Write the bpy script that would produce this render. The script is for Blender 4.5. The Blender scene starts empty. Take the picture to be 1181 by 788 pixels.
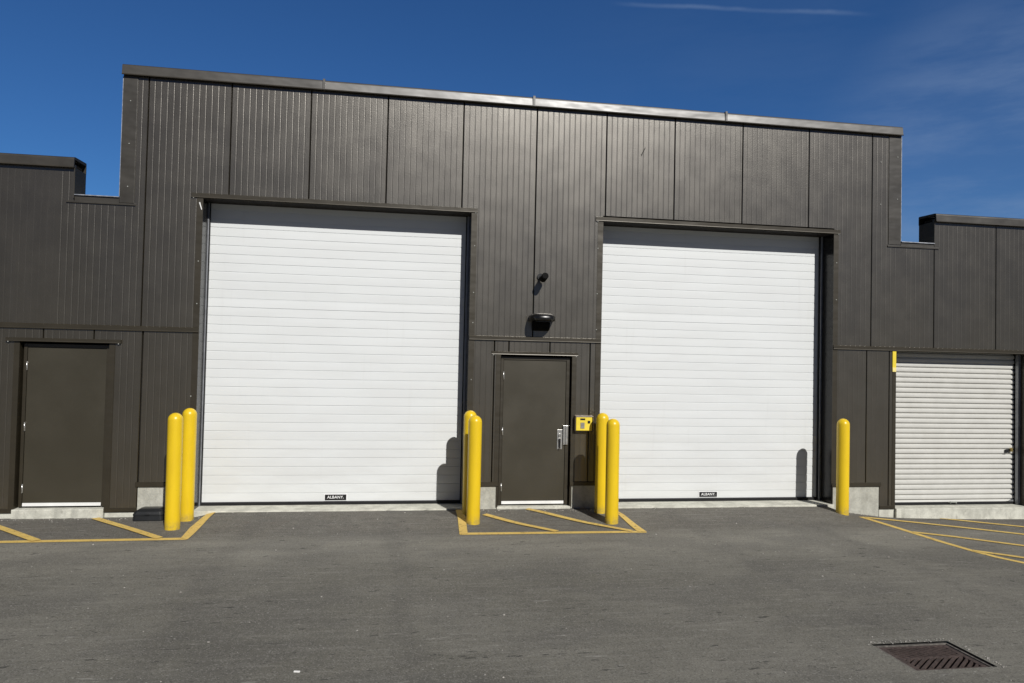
import bpy, bmesh, math, random
from mathutils import Vector, Matrix
R = math.radians
random.seed(7)
S = bpy.context.scene
# ------------------------------------------------------------------ camera
cd = bpy.data.cameras.new("camera"); cam = bpy.data.objects.new("camera", cd); S.collection.objects.link(cam)
cd.sensor_width = 36; cd.lens = 26.0; cd.clip_start = .05; cd.clip_end = 3000
right = Vector((0.986434, -0.162681, 0.021953)); up = Vector((-0.025873, -0.022014, 0.999423)); fwd = Vector((0.162104, 0.986433, 0.025925))
m3 = Matrix((right, up, -fwd)).transposed()
cam.matrix_world = Matrix.Translation((0, -10.978, 2.1945)) @ m3.to_4x4()
S.camera = cam
# ------------------------------------------------------------------ sun, sky, exposure
SUN = Vector((.31, -1.0, .76)).normalized()
sl = bpy.data.lights.new("sun", 'SUN'); sl.energy = 4.25; sl.angle = R(.53); sl.color = (1, .972, .925)
so = bpy.data.objects.new("sun", sl); S.collection.objects.link(so)
so.location = (20, -30, 30); so.rotation_euler = (-SUN).to_track_quat('-Z', 'Y').to_euler()
W = bpy.data.worlds.new("World"); S.world = W; W.use_nodes = True
S.view_settings.view_transform = 'Standard'; S.view_settings.look = 'None'
S.view_settings.exposure = 0; S.view_settings.gamma = 1; S.view_settings.use_curve_mapping = False

class NT:
    """small helper to write node trees"""
    def __init__(s, nt): s.nt = nt
    def n(s, t, **kw):
        nd = s.nt.nodes.new(t)
        for k, v in kw.items():
            if k.startswith('i_'):
                key = k[2:]; key = int(key) if key.isdigit() else key.replace('_', ' ')
                if hasattr(v, 'node'): s.nt.links.new(v, nd.inputs[key])
                else: nd.inputs[key].default_value = v
            else: setattr(nd, k, v)
        return nd
    def math(s, op, a, b=0., c=None, clamp=False):
        nd = s.nt.nodes.new('ShaderNodeMath'); nd.operation = op; nd.use_clamp = clamp
        for i, v in enumerate((a, b) if c is None else (a, b, c)):
            if hasattr(v, 'node'): s.nt.links.new(v, nd.inputs[i])
            else: nd.inputs[i].default_value = v
        return nd.outputs[0]
    def mix(s, f, a, b):
        nd = s.nt.nodes.new('ShaderNodeMix'); nd.data_type = 'RGBA'
        for i, v in ((0, f), (6, a), (7, b)):
            if hasattr(v, 'node'): s.nt.links.new(v, nd.inputs[i])
            else: nd.inputs[i].default_value = v if i == 0 else (*v, 1)[:4]
        return nd.outputs[2]
    def ramp(s, f, lo, hi, a=0., b=1., smooth=True):
        nd = s.nt.nodes.new('ShaderNodeMapRange'); nd.interpolation_type = 'SMOOTHSTEP' if smooth else 'LINEAR'
        s.nt.links.new(f, nd.inputs[0])
        for i, v in ((1, lo), (2, hi), (3, a), (4, b)): nd.inputs[i].default_value = v
        return nd.outputs[0]
    def noise(s, vec, scale, detail=2., rough=.5):
        nd = s.n('ShaderNodeTexNoise'); nd.inputs['Scale'].default_value = scale
        nd.inputs['Detail'].default_value = detail; nd.inputs['Roughness'].default_value = rough
        s.nt.links.new(vec, nd.inputs['Vector']); return nd.outputs['Fac']
    def mapping(s, vec, scale=(1, 1, 1), loc=(0, 0, 0), rot=(0, 0, 0)):
        nd = s.n('ShaderNodeMapping'); nd.inputs['Scale'].default_value = scale
        nd.inputs['Location'].default_value = loc; nd.inputs['Rotation'].default_value = rot
        s.nt.links.new(vec, nd.inputs['Vector']); return nd.outputs[0]

w = NT(W.node_tree); W.node_tree.nodes.clear()
sky = w.n('ShaderNodeTexSky', sky_type='NISHITA', sun_disc=False, sun_elevation=math.asin(SUN.z),
          sun_rotation=math.atan2(SUN.x, SUN.y), altitude=300, air_density=1.0, dust_density=.25, ozone_density=3.5)
tc = w.n('ShaderNodeTexCoord').outputs['Generated']
sep = w.n('ShaderNodeSeparateXYZ', i_0=tc)
# thin cirrus low on the right, and one faint condensation trail high up
def dotv(v):
    nd = w.n('ShaderNodeVectorMath', operation='DOT_PRODUCT'); w.nt.links.new(tc, nd.inputs[0]); nd.inputs[1].default_value = v
    return nd.outputs['Value']
cn = w.noise(w.mapping(tc, (3.0, 3.0, 14.0), rot=(0, R(-14), 0)), 1.6, 7., .62)
cn2 = w.noise(w.mapping(tc, (2., 2., 4.), loc=(3.1, 0, .4)), 1.5, 4., .5)
cdir = Vector((.675, .70, .215)).normalized()
patch = w.ramp(dotv(cdir), .972, .9995)
veil = w.math('MULTIPLY', w.ramp(dotv(cdir), .80, .99), w.ramp(cn2, .30, .62, .0, 1.))
cir = w.math('MULTIPLY', w.ramp(cn, .30, .68, .25, 1.), patch)
cir = w.math('ADD', w.math('MULTIPLY', cir, 1.15), w.math('MULTIPLY', veil, w.ramp(cn, .25, .7, .0, .16)))
t0, t1 = Vector((.2654, .8592, .4374)).normalized(), Vector((.5226, .7523, .4013)).normalized()
tn = t0.cross(t1).normalized(); tm = (t0+t1).normalized()
wob = w.noise(w.mapping(tc, (9, 9, 9)), 1.5, 5., .6)
d1 = w.math('ABSOLUTE', w.math('ADD', dotv(tn), w.math('MULTIPLY', w.math('SUBTRACT', wob, .5), .006)))
trail = w.math('MULTIPLY', w.ramp(d1, 0., .0038, 1., 0.), w.ramp(dotv(tm), math.cos(t0.angle(t1)*.56), math.cos(t0.angle(t1)*.30)))
trail = w.math('MULTIPLY', trail, w.ramp(wob, .25, .7, .35, .9))
fac = w.math('ADD', w.math('MULTIPLY', cir, .27), w.math('MULTIPLY', trail, .25), clamp=True)
tint = w.n('ShaderNodeMix', data_type='RGBA', blend_type='MULTIPLY'); tint.inputs[0].default_value = 1.
w.nt.links.new(sky.outputs[0], tint.inputs[6]); # deep blue away from the sun, dimmed on the unseen sun's side to cut fill light
w.nt.links.new(w.mix(w.ramp(dotv(SUN), -.15, .42), (.36, .71, 1.12), (.10, .165, .31)), tint.inputs[7])
skyc = w.mix(fac, tint.outputs[2], (4.2, 5.7, 8.4))
bg = w.n('ShaderNodeBackground', i_Color=skyc, i_Strength=.060)
w.n('ShaderNodeOutputWorld', i_Surface=bg.outputs[0])

# ------------------------------------------------------------------ materials
def mat(name):
    m = bpy.data.materials.new(name); m.use_nodes = True
    nt = NT(m.node_tree); b = m.node_tree.nodes['Principled BSDF']
    oc = nt.n('ShaderNodeTexCoord').outputs['Object']
    return m, nt, b, oc
def L(nt, a, b): nt.nt.links.new(a, b)
def bump(nt, b, h, strength, dist):
    bn = nt.n('ShaderNodeBump'); bn.inputs['Strength'].default_value = strength; bn.inputs['Distance'].default_value = dist
    L(nt, h, bn.inputs['Height']); L(nt, bn.outputs[0], b.inputs['Normal'])
def simple(name, col, rough, metal=0., var=.12, scale=6., bmp=0., bscale=80., spec=.5):
    m, nt, b, oc = mat(name)
    f = nt.noise(oc, scale, 4., .6)
    c = nt.mix(nt.ramp(f, .3, .7, 0, 1), tuple(v*(1-var) for v in col), tuple(v*(1+var) for v in col))
    L(nt, c, b.inputs['Base Color']); b.inputs['Metallic'].default_value = metal
    L(nt, nt.ramp(f, .3, .7, rough*.9, rough*1.1), b.inputs['Roughness'])
    b.inputs['Specular IOR Level'].default_value = spec
    if bmp: bump(nt, b, nt.noise(oc, bscale, 3., .6), bmp, .01)
    return m

def cladding():
    m, nt, b, oc = mat('brown_cladding')
    big = nt.noise(nt.mapping(oc, (1, 1, .35)), 1.1, 4., .6)
    dirt = nt.noise(nt.mapping(oc, (9, 9, .6)), 1.2, 5., .65)
    c = nt.mix(nt.ramp(big, .3, .7), (.0240, .0190, .0105), (.0300, .0240, .0132))
    c = nt.mix(nt.ramp(dirt, .52, .8, 0, .35), c, (.045, .040, .032))
    sepn = nt.n('ShaderNodeSeparateXYZ', i_0=oc)
    # dust splashed up on the lowest half metre
    splash = nt.math('MULTIPLY', nt.ramp(sepn.outputs[2], 0., .75, 1., 0.), nt.ramp(nt.noise(oc, 7., 5., .7), .35, .75, 0, .30))
    c = nt.mix(splash, c, (.065, .054, .042))
    L(nt, c, b.inputs['Base Color'])
    st = nt.noise(nt.mapping(oc, (1, 1, .62)), 95., 2.5, .55)
    L(nt, nt.ramp(nt.noise(oc, 3., 4., .6), .3, .7, .300, .335), b.inputs['Roughness'])
    b.inputs['Specular IOR Level'].default_value = 1.; b.inputs['IOR'].default_value = 1.80; b.inputs['Specular Tint'].default_value = (1., .955, .875, 1)
    oil = nt.noise(nt.mapping(oc, (1.3, 1, .45)), 1.3, 2., .5)
    b1 = nt.n('ShaderNodeBump'); b1.inputs['Strength'].default_value = .32; b1.inputs['Distance'].default_value = .004
    L(nt, st, b1.inputs['Height'])
    b2 = nt.n('ShaderNodeBump'); b2.inputs['Strength'].default_value = .5; b2.inputs['Distance'].default_value = .012
    L(nt, oil, b2.inputs['Height']); L(nt, b1.outputs[0], b2.inputs['Normal']); L(nt, b2.outputs[0], b.inputs['Normal'])
    return m

def trim_mat():
    m, nt, b, oc = mat('brown_trim')
    big = nt.noise(oc, 2.2, 4., .6)
    c = nt.mix(nt.ramp(big, .3, .7), (.0225, .0182, .0105), (.0285, .0230, .0135))
    L(nt, c, b.inputs['Base Color']); L(nt, nt.ramp(big, .3, .7, .38, .44), b.inputs['Roughness']); b.inputs['Specular IOR Level'].default_value = 1.; b.inputs['IOR'].default_value = 1.5
    bump(nt, b, nt.noise(nt.mapping(oc, (1.2, 1, 3)), 1.6, 2., .5), .6, .014)
    return m

def asphalt():
    m, nt, b, oc = mat('asphalt')
    sx = nt.n('ShaderNodeSeparateXYZ', i_0=oc); X, Y = sx.outputs[0], sx.outputs[1]
    big = nt.noise(oc, .45, 5., .55)
    band = nt.noise(nt.mapping(oc, (.22, 1.5, 1)), 1.3, 5., .6)
    med = nt.noise(oc, 5., 6., .68)
    c = nt.mix(nt.ramp(big, .3, .7), (.128, .122, .102), (.192, .184, .156))
    c = nt.mix(nt.ramp(band, .38, .72, 0, .55), c, (.186, .178, .150))
    c = nt.mix(nt.ramp(med, .35, .75, 0, .40), c, (.102, .099, .087))
    # dusty worn strip a couple of metres from the wall, darker fresh lay next to the wall
    strip = nt.math('MULTIPLY', nt.ramp(Y, -3.1, -1.9, 0, 1), nt.ramp(Y, -1.55, -1.15, 1, 0))
    c = nt.mix(nt.math('MULTIPLY', strip, nt.ramp(nt.noise(nt.mapping(oc, (.5, 2, 1)), 2., 4.), .3, .65, .35, .8)), c, (.235, .224, .190))
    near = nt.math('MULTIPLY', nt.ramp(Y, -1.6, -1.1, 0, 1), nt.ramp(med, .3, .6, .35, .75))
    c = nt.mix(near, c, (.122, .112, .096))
    # roller streaks and worn patches drawn out along the lane
    st = nt.noise(nt.mapping(oc, (.55, 5.5, 1), loc=(1, 4, 0)), 2.4, 6., .66)
    c = nt.mix(nt.ramp(st, .50, .72, 0, .50), c, (.250, .240, .210))
    c = nt.mix(nt.ramp(st, .28, .46, .42, 0), c, (.098, .094, .084))
    pt = nt.noise(nt.mapping(oc, (.8, 1.3, 1), loc=(7, 1, 0)), .9, 3., .5)
    c = nt.mix(nt.ramp(pt, .48, .60, 0, .34), c, (.105, .101, .092))
    # two faint tyre tracks curving towards each big door
    for cx_ in (-1.75, .15, 4.2, 6.1):
        tx = nt.math('ABSOLUTE', nt.math('SUBTRACT', nt.math('ADD', X, nt.math('MULTIPLY', nt.math('SUBTRACT', big, .5), .7)), cx_))
        c = nt.mix(nt.math('MULTIPLY', nt.ramp(tx, .06, .19, .30, 0), nt.ramp(med, .3, .65, .3, 1)), c, (.092, .088, .080))
    # a broken dark seam line in the lane
    sy = nt.math('ABSOLUTE', nt.math('ADD', Y, 5.33)); sm = nt.math('MULTIPLY', nt.ramp(X, .2, .6, 0, 1), nt.ramp(X, 1.5, 1.8, 1, 0))
    c = nt.mix(nt.math('MULTIPLY', nt.math('MULTIPLY', nt.ramp(sy, .006, .013, .85, 0), sm), nt.ramp(nt.noise(nt.mapping(oc, (14, 2, 1)), 1.), .45, .6, 0, 1)), c, (.03, .029, .027))
    # reddish grit in the ramps, faint tyre tracks
    rg = nt.math('MULTIPLY', nt.ramp(Y, -1.5, -.7, 0, 1), nt.ramp(nt.noise(nt.mapping(oc, (1, 1.6, 1)), 9., 5., .7), .56, .72, 0, .5))
    c = nt.mix(rg, c, (.12, .085, .068))
    # aggregate specks at two sizes
    v1 = nt.n('ShaderNodeTexVoronoi', feature='F1'); v1.inputs['Scale'].default_value = 110; L(nt, oc, v1.inputs['Vector'])
    sp = nt.n('ShaderNodeSeparateColor'); L(nt, v1.outputs['Color'], sp.inputs[0])
    c = nt.mix(nt.ramp(sp.outputs[0], .70, 1., 0, .42), c, (.33, .32, .29))
    c = nt.mix(nt.ramp(sp.outputs[1], .66, 1., 0, .45), c, (.035, .034, .033))
    v2 = nt.n('ShaderNodeTexVoronoi', feature='F1'); v2.inputs['Scale'].default_value = 27; L(nt, oc, v2.inputs['Vector'])
    s2 = nt.n('ShaderNodeSeparateColor'); L(nt, v2.outputs['Color'], s2.inputs[0])
    spot = nt.math('MULTIPLY', nt.ramp(s2.outputs[0], .965, .985, 0, 1), nt.ramp(v2.outputs['Distance'], .12, .3, 1, 0))
    c = nt.mix(nt.math('MULTIPLY', spot, .5), c, (.50, .49, .45))
    # scattered dark drips and short pale scuffs
    dk = nt.noise(nt.mapping(oc, (1.6, 4.5, 1)), 4., 3., .6)
    c = nt.mix(nt.ramp(dk, .665, .69, 0, .7), c, (.03, .029, .028))
    sc = nt.noise(nt.mapping(oc, (1.2, 7., 1), loc=(5, 2, 0)), 3.2, 4., .65)
    c = nt.mix(nt.ramp(sc, .635, .72, 0, .5), c, (.36, .35, .32))
    L(nt, c, b.inputs['Base Color'])
    b.inputs['Roughness'].default_value = .88; b.inputs['Specular IOR Level'].default_value = .3
    bump(nt, b, nt.math('ADD', nt.noise(oc, 130., 3., .7), nt.math('MULTIPLY', med, 2.5)), .55, .006)
    return m

def concrete(name='concrete', k=1.):
    m, nt, b, oc = mat(name)
    f = nt.noise(oc, 5., 7., .68); g = nt.noise(oc, 38., 4., .7)
    c = nt.mix(nt.ramp(f, .3, .7), (.33*k, .325*k, .28*k), (.50*k, .495*k, .43*k))
    c = nt.mix(nt.ramp(g, .52, .72, 0, .5), c, (.26*k, .25*k, .22*k))
    c = nt.mix(nt.ramp(nt.noise(nt.mapping(oc, (1, 1, .5)), 11., 4., .6), .6, .75, 0, .45), c, (.20, .185, .15))
    L(nt, c, b.inputs['Base Color']); b.inputs['Roughness'].default_value = .9
    bump(nt, b, nt.math('ADD', g, nt.math('MULTIPLY', f, 2.)), .5, .008)
    return m

def curtain_mat():
    m, nt, b, oc = mat('white_curtain')
    f = nt.noise(nt.mapping(oc, (.6, 1, 2.5)), 2., 5., .6); g = nt.noise(nt.mapping(oc, (12, 1, .7)), 1., 4., .6)
    c = nt.mix(nt.ramp(f, .3, .75), (.705, .725, .725), (.675, .692, .69))
    c = nt.mix(nt.ramp(g, .58, .8, 0, .18), c, (.56, .56, .54))
    sx = nt.n('ShaderNodeSeparateXYZ', i_0=oc)
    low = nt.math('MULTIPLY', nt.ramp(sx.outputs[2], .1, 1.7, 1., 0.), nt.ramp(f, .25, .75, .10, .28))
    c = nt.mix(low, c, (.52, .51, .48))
    L(nt, c, b.inputs['Base Color']); b.inputs['Roughness'].default_value = .42
    bump(nt, b, nt.noise(oc, 160., 2.), .06, .003)
    return m

def rollup_mat():
    m, nt, b, oc = mat('cream_steel')
    f = nt.noise(nt.mapping(oc, (2.5, 1, 2.5)), 2., 5., .65)
    c = nt.mix(nt.ramp(f, .3, .75), (.585, .58, .545), (.53, .525, .49))
    L(nt, c, b.inputs['Base Color']); b.inputs['Roughness'].default_value = .4
    bump(nt, b, nt.noise(oc, 60., 2.), .08, .003)
    return m

def yellow_bollard():
    m, nt, b, oc = mat('yellow_sleeve')
    f = nt.noise(nt.mapping(oc, (3, 3, .8)), 3., 5., .6)
    c = nt.mix(nt.ramp(f, .3, .75), (.78, .54, .014), (.71, .48, .016))
    sx = nt.n('ShaderNodeSeparateXYZ', i_0=oc)
    sc = nt.noise(nt.mapping(oc, (9, 9, 16)), 2.2, 5., .7)
    c = nt.mix(nt.ramp(sc, .66, .72, 0, .40), c, (.36, .23, .04))
    dirt = nt.math('MULTIPLY', nt.ramp(sx.outputs[2], -.02, .16, 1., 0.), nt.ramp(nt.noise(oc, 18., 5., .7), .35, .65, .1, .8))
    c = nt.mix(dirt, c, (.34, .25, .10))
    L(nt, c, b.inputs['Base Color']); b.inputs['Roughness'].default_value = .33
    b.inputs['Specular IOR Level'].default_value = .5
    bump(nt, b, nt.noise(nt.mapping(oc, (1, 1, .4)), 40., 2.), .08, .003)
    return m

def line_paint():
    m, nt, b, oc = mat('worn_yellow_paint')
    f = nt.noise(oc, 16., 6., .72); g = nt.noise(oc, 90., 3., .7); h = nt.noise(oc, 3., 4., .6)
    c = nt.mix(nt.ramp(h, .3, .7), (.70, .50, .14), (.62, .43, .12))
    c = nt.mix(nt.ramp(f, .5, .72, 0, .6), c, (.46, .31, .10))
    L(nt, c, b.inputs['Base Color']); b.inputs['Roughness'].default_value = .8
    wear = nt.math('ADD', nt.math('MULTIPLY', f, .55), nt.math('MULTIPLY', g, .45))
    tr = nt.n('ShaderNodeBsdfTransparent'); mx = nt.n('ShaderNodeMixShader')
    L(nt, nt.ramp(wear, .555, .62, 0, .92), mx.inputs[0]); L(nt, b.outputs[0], mx.inputs[1]); L(nt, tr.outputs[0], mx.inputs[2])
    out = [n for n in m.node_tree.nodes if n.type == 'OUTPUT_MATERIAL'][0]; L(nt, mx.outputs[0], out.inputs[0])
    return m

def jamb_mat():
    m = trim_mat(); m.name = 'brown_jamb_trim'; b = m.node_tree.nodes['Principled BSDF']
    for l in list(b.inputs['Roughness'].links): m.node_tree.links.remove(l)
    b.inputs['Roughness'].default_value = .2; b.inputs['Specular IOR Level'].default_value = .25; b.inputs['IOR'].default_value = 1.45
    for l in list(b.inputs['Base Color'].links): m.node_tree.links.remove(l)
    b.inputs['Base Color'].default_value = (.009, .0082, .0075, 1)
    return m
def dull_mat():
    m = trim_mat(); m.name = 'brown_flashing'; b = m.node_tree.nodes['Principled BSDF']
    for l in list(b.inputs['Roughness'].links): m.node_tree.links.remove(l)
    b.inputs['Roughness'].default_value = .40; b.inputs['Specular IOR Level'].default_value = .6; b.inputs['IOR'].default_value = 1.6; b.inputs['Specular Tint'].default_value = (1., .955, .875, 1)
    return m
M = dict(dull=dull_mat(), jamb=jamb_mat(), clad=cladding(), trim=trim_mat(), asphalt=asphalt(), conc=concrete(), curtain=curtain_mat(), rollup=rollup_mat(),
         bollard=yellow_bollard(), paint=line_paint(),
         door=simple('door_paint', (.037, .0320, .0205), .38, var=.04, scale=1.5, bmp=.06, bscale=60),
         black=simple('black_rubber', (.012, .012, .013), .55, spec=.3),
         blackp=simple('black_plastic', (.014, .015, .016), .38, bmp=.15, bscale=120),
         galv=simple('galvanised', (.62, .63, .64), .38, metal=.85, var=.15, scale=18),
         white=simple('white_weatherstrip', (.80, .80, .78), .4, var=.05),
         steel=simple('brushed_steel', (.70, .69, .66), .30, metal=.9, var=.1, scale=20),
         alu=simple('aluminium_guide', (.30, .31, .33), .42, metal=.4, var=.1, scale=9),
         roof=simple('roof_membrane', (.45, .45, .44), .9),
         soffit=simple('shaded_soffit', (.014, .011, .008), .7, spec=.25),  # brown metal underside, its shade put into this darker colour
         sillc=concrete('pale_sill_concrete', 1.32),
         dark=simple('dark_backing', (.010, .009, .008), .8, spec=.2),
         iron=simple('rusty_iron', (.070, .050, .044), .75, metal=.2, var=.35, scale=30, bmp=.4, bscale=90),
         rim=simple('worn_iron', (.135, .122, .108), .7, metal=.2, var=.4, scale=25, bmp=.4, bscale=90),
         sump=simple('sump_concrete', (.03, .03, .028), .95),
         boxy=simple('keypad_yellow', (.82, .64, .06), .4, var=.06),
         tan=simple('keypad_hood', (.22, .17, .12), .5),
         grey=simple('grey_keys', (.36, .37, .34), .5),
         fixture=simple('bronze_fixture', (.010, .010, .010), .3, spec=.55),
         lens=simple('dark_lens', (.02, .021, .024), .15),
         label=simple('label_black', (.008, .008, .008), .4),
         letter=simple('label_white', (.80, .80, .80), .5, var=.03),
         pale=simple('pale_yellow_tape', (.86, .72, .26), .5, var=.08, scale=12),
         stone=simple('pale_stone', (.36, .34, .31), .9, var=.35, scale=40),
         litter=simple('paper_scrap', (.78, .77, .74), .8, var=.05),
         brass=simple('brass', (.55, .42, .16), .3, metal=.8),
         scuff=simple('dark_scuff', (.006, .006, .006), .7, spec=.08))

for k_ in ('door',):
    b_ = M[k_].node_tree.nodes['Principled BSDF']; b_.inputs['IOR'].default_value = 1.75; b_.inputs['Specular Tint'].default_value = (1., .955, .875, 1)

# ------------------------------------------------------------------ mesh helpers
class MB:
    def __init__(s): s.bm = bmesh.new()
    def poly(s, pts, mi=0):
        f = s.bm.faces.new([s.bm.verts.new(p) for p in pts]); f.material_index = mi; return f
    def box(s, x0, x1, y0, y1, z0, z1, mi=0, bev=0.):
        v = [s.bm.verts.new((x, y, z)) for x in (x0, x1) for y in (y0, y1) for z in (z0, z1)]
        fs = [s.bm.faces.new([v[i] for i in q]) for q in ((0, 1, 3, 2), (4, 6, 7, 5), (0, 4, 5, 1), (2, 3, 7, 6), (0, 2, 6, 4), (1, 5, 7, 3))]
        for f in fs: f.material_index = mi
        if bev:
            es = list({e for f in fs for e in f.edges})
            r = bmesh.ops.bevel(s.bm, geom=es, offset=bev, segments=2, affect='EDGES', profile=.6)
            for f in r['faces']: f.material_index = mi
        return v
    def extrude(s, prof, axis, a, b, mi=0, closed=True, caps=True, smooth=False):
        """profile points (u,v) swept from a to b along an axis; axis x: (y,z), z: (x,y), y: (x,z)"""
        def P(u, v, t):
            return (t, u, v) if axis == 'x' else (u, v, t) if axis == 'z' else (u, t, v)
        A = [s.bm.verts.new(P(u, v, a)) for u, v in prof]; B = [s.bm.verts.new(P(u, v, b)) for u, v in prof]
        n = len(prof)
        for i in range(n if closed else n-1):
            f = s.bm.faces.new((A[i], A[(i+1) % n], B[(i+1) % n], B[i])); f.material_index = mi; f.smooth = smooth
        if caps and closed:
            for q in (A, B[::-1]): f = s.bm.faces.new(q); f.material_index = mi
    def cyl(s, c, r, h, axis='z', seg=24, mi=0, r2=None, smooth=True):
        rot = {'z': Matrix(), 'y': Matrix.Rotation(R(90), 4, 'X'), 'x': Matrix.Rotation(R(90), 4, 'Y')}[axis]
        g = bmesh.ops.create_cone(s.bm, cap_ends=True, segments=seg, radius1=r, radius2=r if r2 is None else r2, depth=h, matrix=Matrix.Translation(c) @ rot)
        for f in {f for v in g['verts'] for f in v.link_faces}:
            f.material_index = mi; f.smooth = smooth and len(f.verts) == 4
    def lathe(s, prof, seg=32, mi=0):
        rings = []
        for r, z in prof:
            rings.append([s.bm.verts.new((r*math.cos(2*math.pi*i/seg), r*math.sin(2*math.pi*i/seg), z)) for i in range(seg)] if r > 1e-6 else [s.bm.verts.new((0, 0, z))])
        for a, b in zip(rings, rings[1:]):
            for i in range(seg):
                j = (i+1) % seg
                q = [a[i], a[j], b[j], b[i]] if len(a) > 1 and len(b) > 1 else ([a[i], a[j], b[0]] if len(a) > 1 else [a[0], b[j], b[i]])
                f = s.bm.faces.new(q); f.smooth = True; f.material_index = mi
    def build(s, name, mats, parent=None, origin=(0, 0, 0), recalc=True):
        if recalc: bmesh.ops.recalc_face_normals(s.bm, faces=s.bm.faces)
        o = Vector(origin)
        if o.length: bmesh.ops.translate(s.bm, verts=s.bm.verts, vec=-o)
        me = bpy.data.meshes.new(name); s.bm.to_mesh(me); s.bm.free()
        for m_ in (mats if isinstance(mats, (list, tuple)) else [mats]): me.materials.append(m_)
        ob = bpy.data.objects.new(name, me); S.collection.objects.link(ob)
        if parent: ob.parent = parent
        else: ob.location = o
        return ob
def tag(o, label=None, cat=None, group=None, kind=None):
    for k, v in (('label', label), ('category', cat), ('group', group), ('kind', kind)):
        if v: o[k] = v
    return o
def thing(name, loc, label, cat, group=None):
    o = bpy.data.objects.new(name, None); S.collection.objects.link(o); o.location = loc; o.empty_display_size = .2
    return tag(o, label, cat, group)

# ------------------------------------------------------------------ ground
def _it(x, pts):
    if x <= pts[0][0]: return pts[0][1]
    for (a, b), (c, d) in zip(pts, pts[1:]):
        if x <= c: return b+(d-b)*(x-a)/(c-a)
    return pts[-1][1]
def gz(x, y):
    d = max(0., -y)
    base = _it(x, [(-2.62, -.08), (-2.35, -.02), (7.0, -.03), (7.2, -.12), (8.2, -.25), (10.6, -.28)])
    far = _it(x, [(6, -.07), (10, -.18), (16, -.22)])
    Lr = _it(x, [(-2.9, .9), (-2.4, 1.3), (.9, 1.3), (1.3, .9), (2.9, .9), (3.3, 1.3), (6.6, 1.3), (7.2, .6)])
    t = min(1., d/Lr); t = t*t*(3-2*t)
    return base+(far-base)*t
DR = (3.96, 4.66, -5.93, -5.41)      # drain frame x0,x1,y0,y1
def axis_pts(segs):
    out = []
    for a, b, n in segs: out += [a+(b-a)*i/n for i in range(n)]
    return out+[segs[-1][1]]
gx = axis_pts([(-500, -60, 5), (-60, -12, 8), (-12, -6, 8), (-6, 3.96, 100), (3.96, 4.66, 7), (4.66, 12, 73), (12, 20, 10), (20, 70, 8), (70, 500, 5)])
gy = axis_pts([(-500, -60, 5), (-60, -14, 10), (-14, -5.93, 27), (-5.93, -5.41, 6), (-5.41, -2, 34), (-2, .1, 42), (.1, 30, 5), (30, 500, 5)])
bm = bmesh.new(); V = [[bm.verts.new((x, y, gz(x, y))) for y in gy] for x in gx]
for i in range(len(gx)-1):
    for j in range(len(gy)-1):
        cx_, cy_ = (gx[i]+gx[i+1])/2, (gy[j]+gy[j+1])/2
        if DR[0] < cx_ < DR[1] and DR[2] < cy_ < DR[3]: continue
        f = bm.faces.new((V[i][j], V[i+1][j], V[i+1][j+1], V[i][j+1])); f.smooth = True
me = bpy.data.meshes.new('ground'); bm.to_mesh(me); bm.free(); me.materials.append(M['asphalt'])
ground = bpy.data.objects.new('ground', me); S.collection.objects.link(ground); tag(ground, kind='structure')

# painted lines: strips that follow the ground 4 mm above it
def strip(mb, pts_a, pts_b, n=10, lift=.004):
    """ribbon between two edge polylines of equal length"""
    rows = []
    for k in range(len(pts_a)-1):
        for i in range(n if k < len(pts_a)-2 else n+1):
            t = i/n; row = []
            for s in range(3):
                u = s/2
                a = [pts_a[k][c]+(pts_a[k+1][c]-pts_a[k][c])*t for c in (0, 1)]
                b = [pts_b[k][c]+(pts_b[k+1][c]-pts_b[k][c])*t for c in (0, 1)]
                x, y = a[0]+(b[0]-a[0])*u, a[1]+(b[1]-a[1])*u
                row.append(mb.bm.verts.new((x, y, gz(x, y)+lift)))
            rows.append(row)
    for r0, r1 in zip(rows, rows[1:]):
        for s in range(2):
            mb.bm.faces.new((r0[s], r0[s+1], r1[s+1], r1[s]))
def line(mb, pts, wd, lift=.004, n=10):
    A, B = [], []
    for i, p in enumerate(pts):
        a = pts[max(0, i-1)]; b = pts[min(len(pts)-1, i+1)]
        d = Vector((b[0]-a[0], b[1]-a[1])).normalized(); nrm = Vector((-d.y, d.x))*wd/2
        A.append((p[0]+nrm.x, p[1]+nrm.y)); B.append((p[0]-nrm.x, p[1]-nrm.y))
    strip(mb, A, B, n, lift)
mb = MB()
line(mb, [(-9., -1.39), (-4.9, -1.375), (-2.385, -1.363)], .11)
strip(mb, [(-2.475, -.04), (-2.485, -.35), (-2.50, -.8), (-2.47, -1.34)], [(-2.35, -.04), (-2.365, -.35), (-2.365, -.8), (-2.372, -1.42)], lift=.008)
line(mb, [(-3.90, -.08), (-2.72, -1.33)], .105, .012); line(mb, [(-5.36, -.08), (-4.08, -1.36)], .105, .012); line(mb, [(-6.82, -.08), (-5.54, -1.36)], .105, .012)
tag(mb.build('road_marking', M['paint']), kind='structure')
mb = MB()
line(mb, [(.95, -1.34), (3.455, -1.39)], .115)
strip(mb, [(1.01, -.05), (1.0, -.5), (.945, -1.385)], [(1.12, -.05), (1.115, -.5), (1.055, -1.345)], lift=.008)
strip(mb, [(3.30, -.05), (3.37, -.45), (3.345, -1.40)], [(3.40, -.05), (3.455, -.45), (3.467, -1.41)], lift=.008)
line(mb, [(1.40, -.33), (2.25, -1.31)], .10, .012); line(mb, [(2.08, -.04), (3.27, -1.36)], .10, .012)
tag(mb.build('road_marking', M['paint']), kind='structure')
mb = MB()
line(mb, [(7.26, -.50), (7.30, -1.08), (7.33, -1.6), (7.355, -2.07), (7.41, -2.52), (7.49, -2.85), (7.64, -3.14), (7.86, -3.45)], .10)
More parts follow.
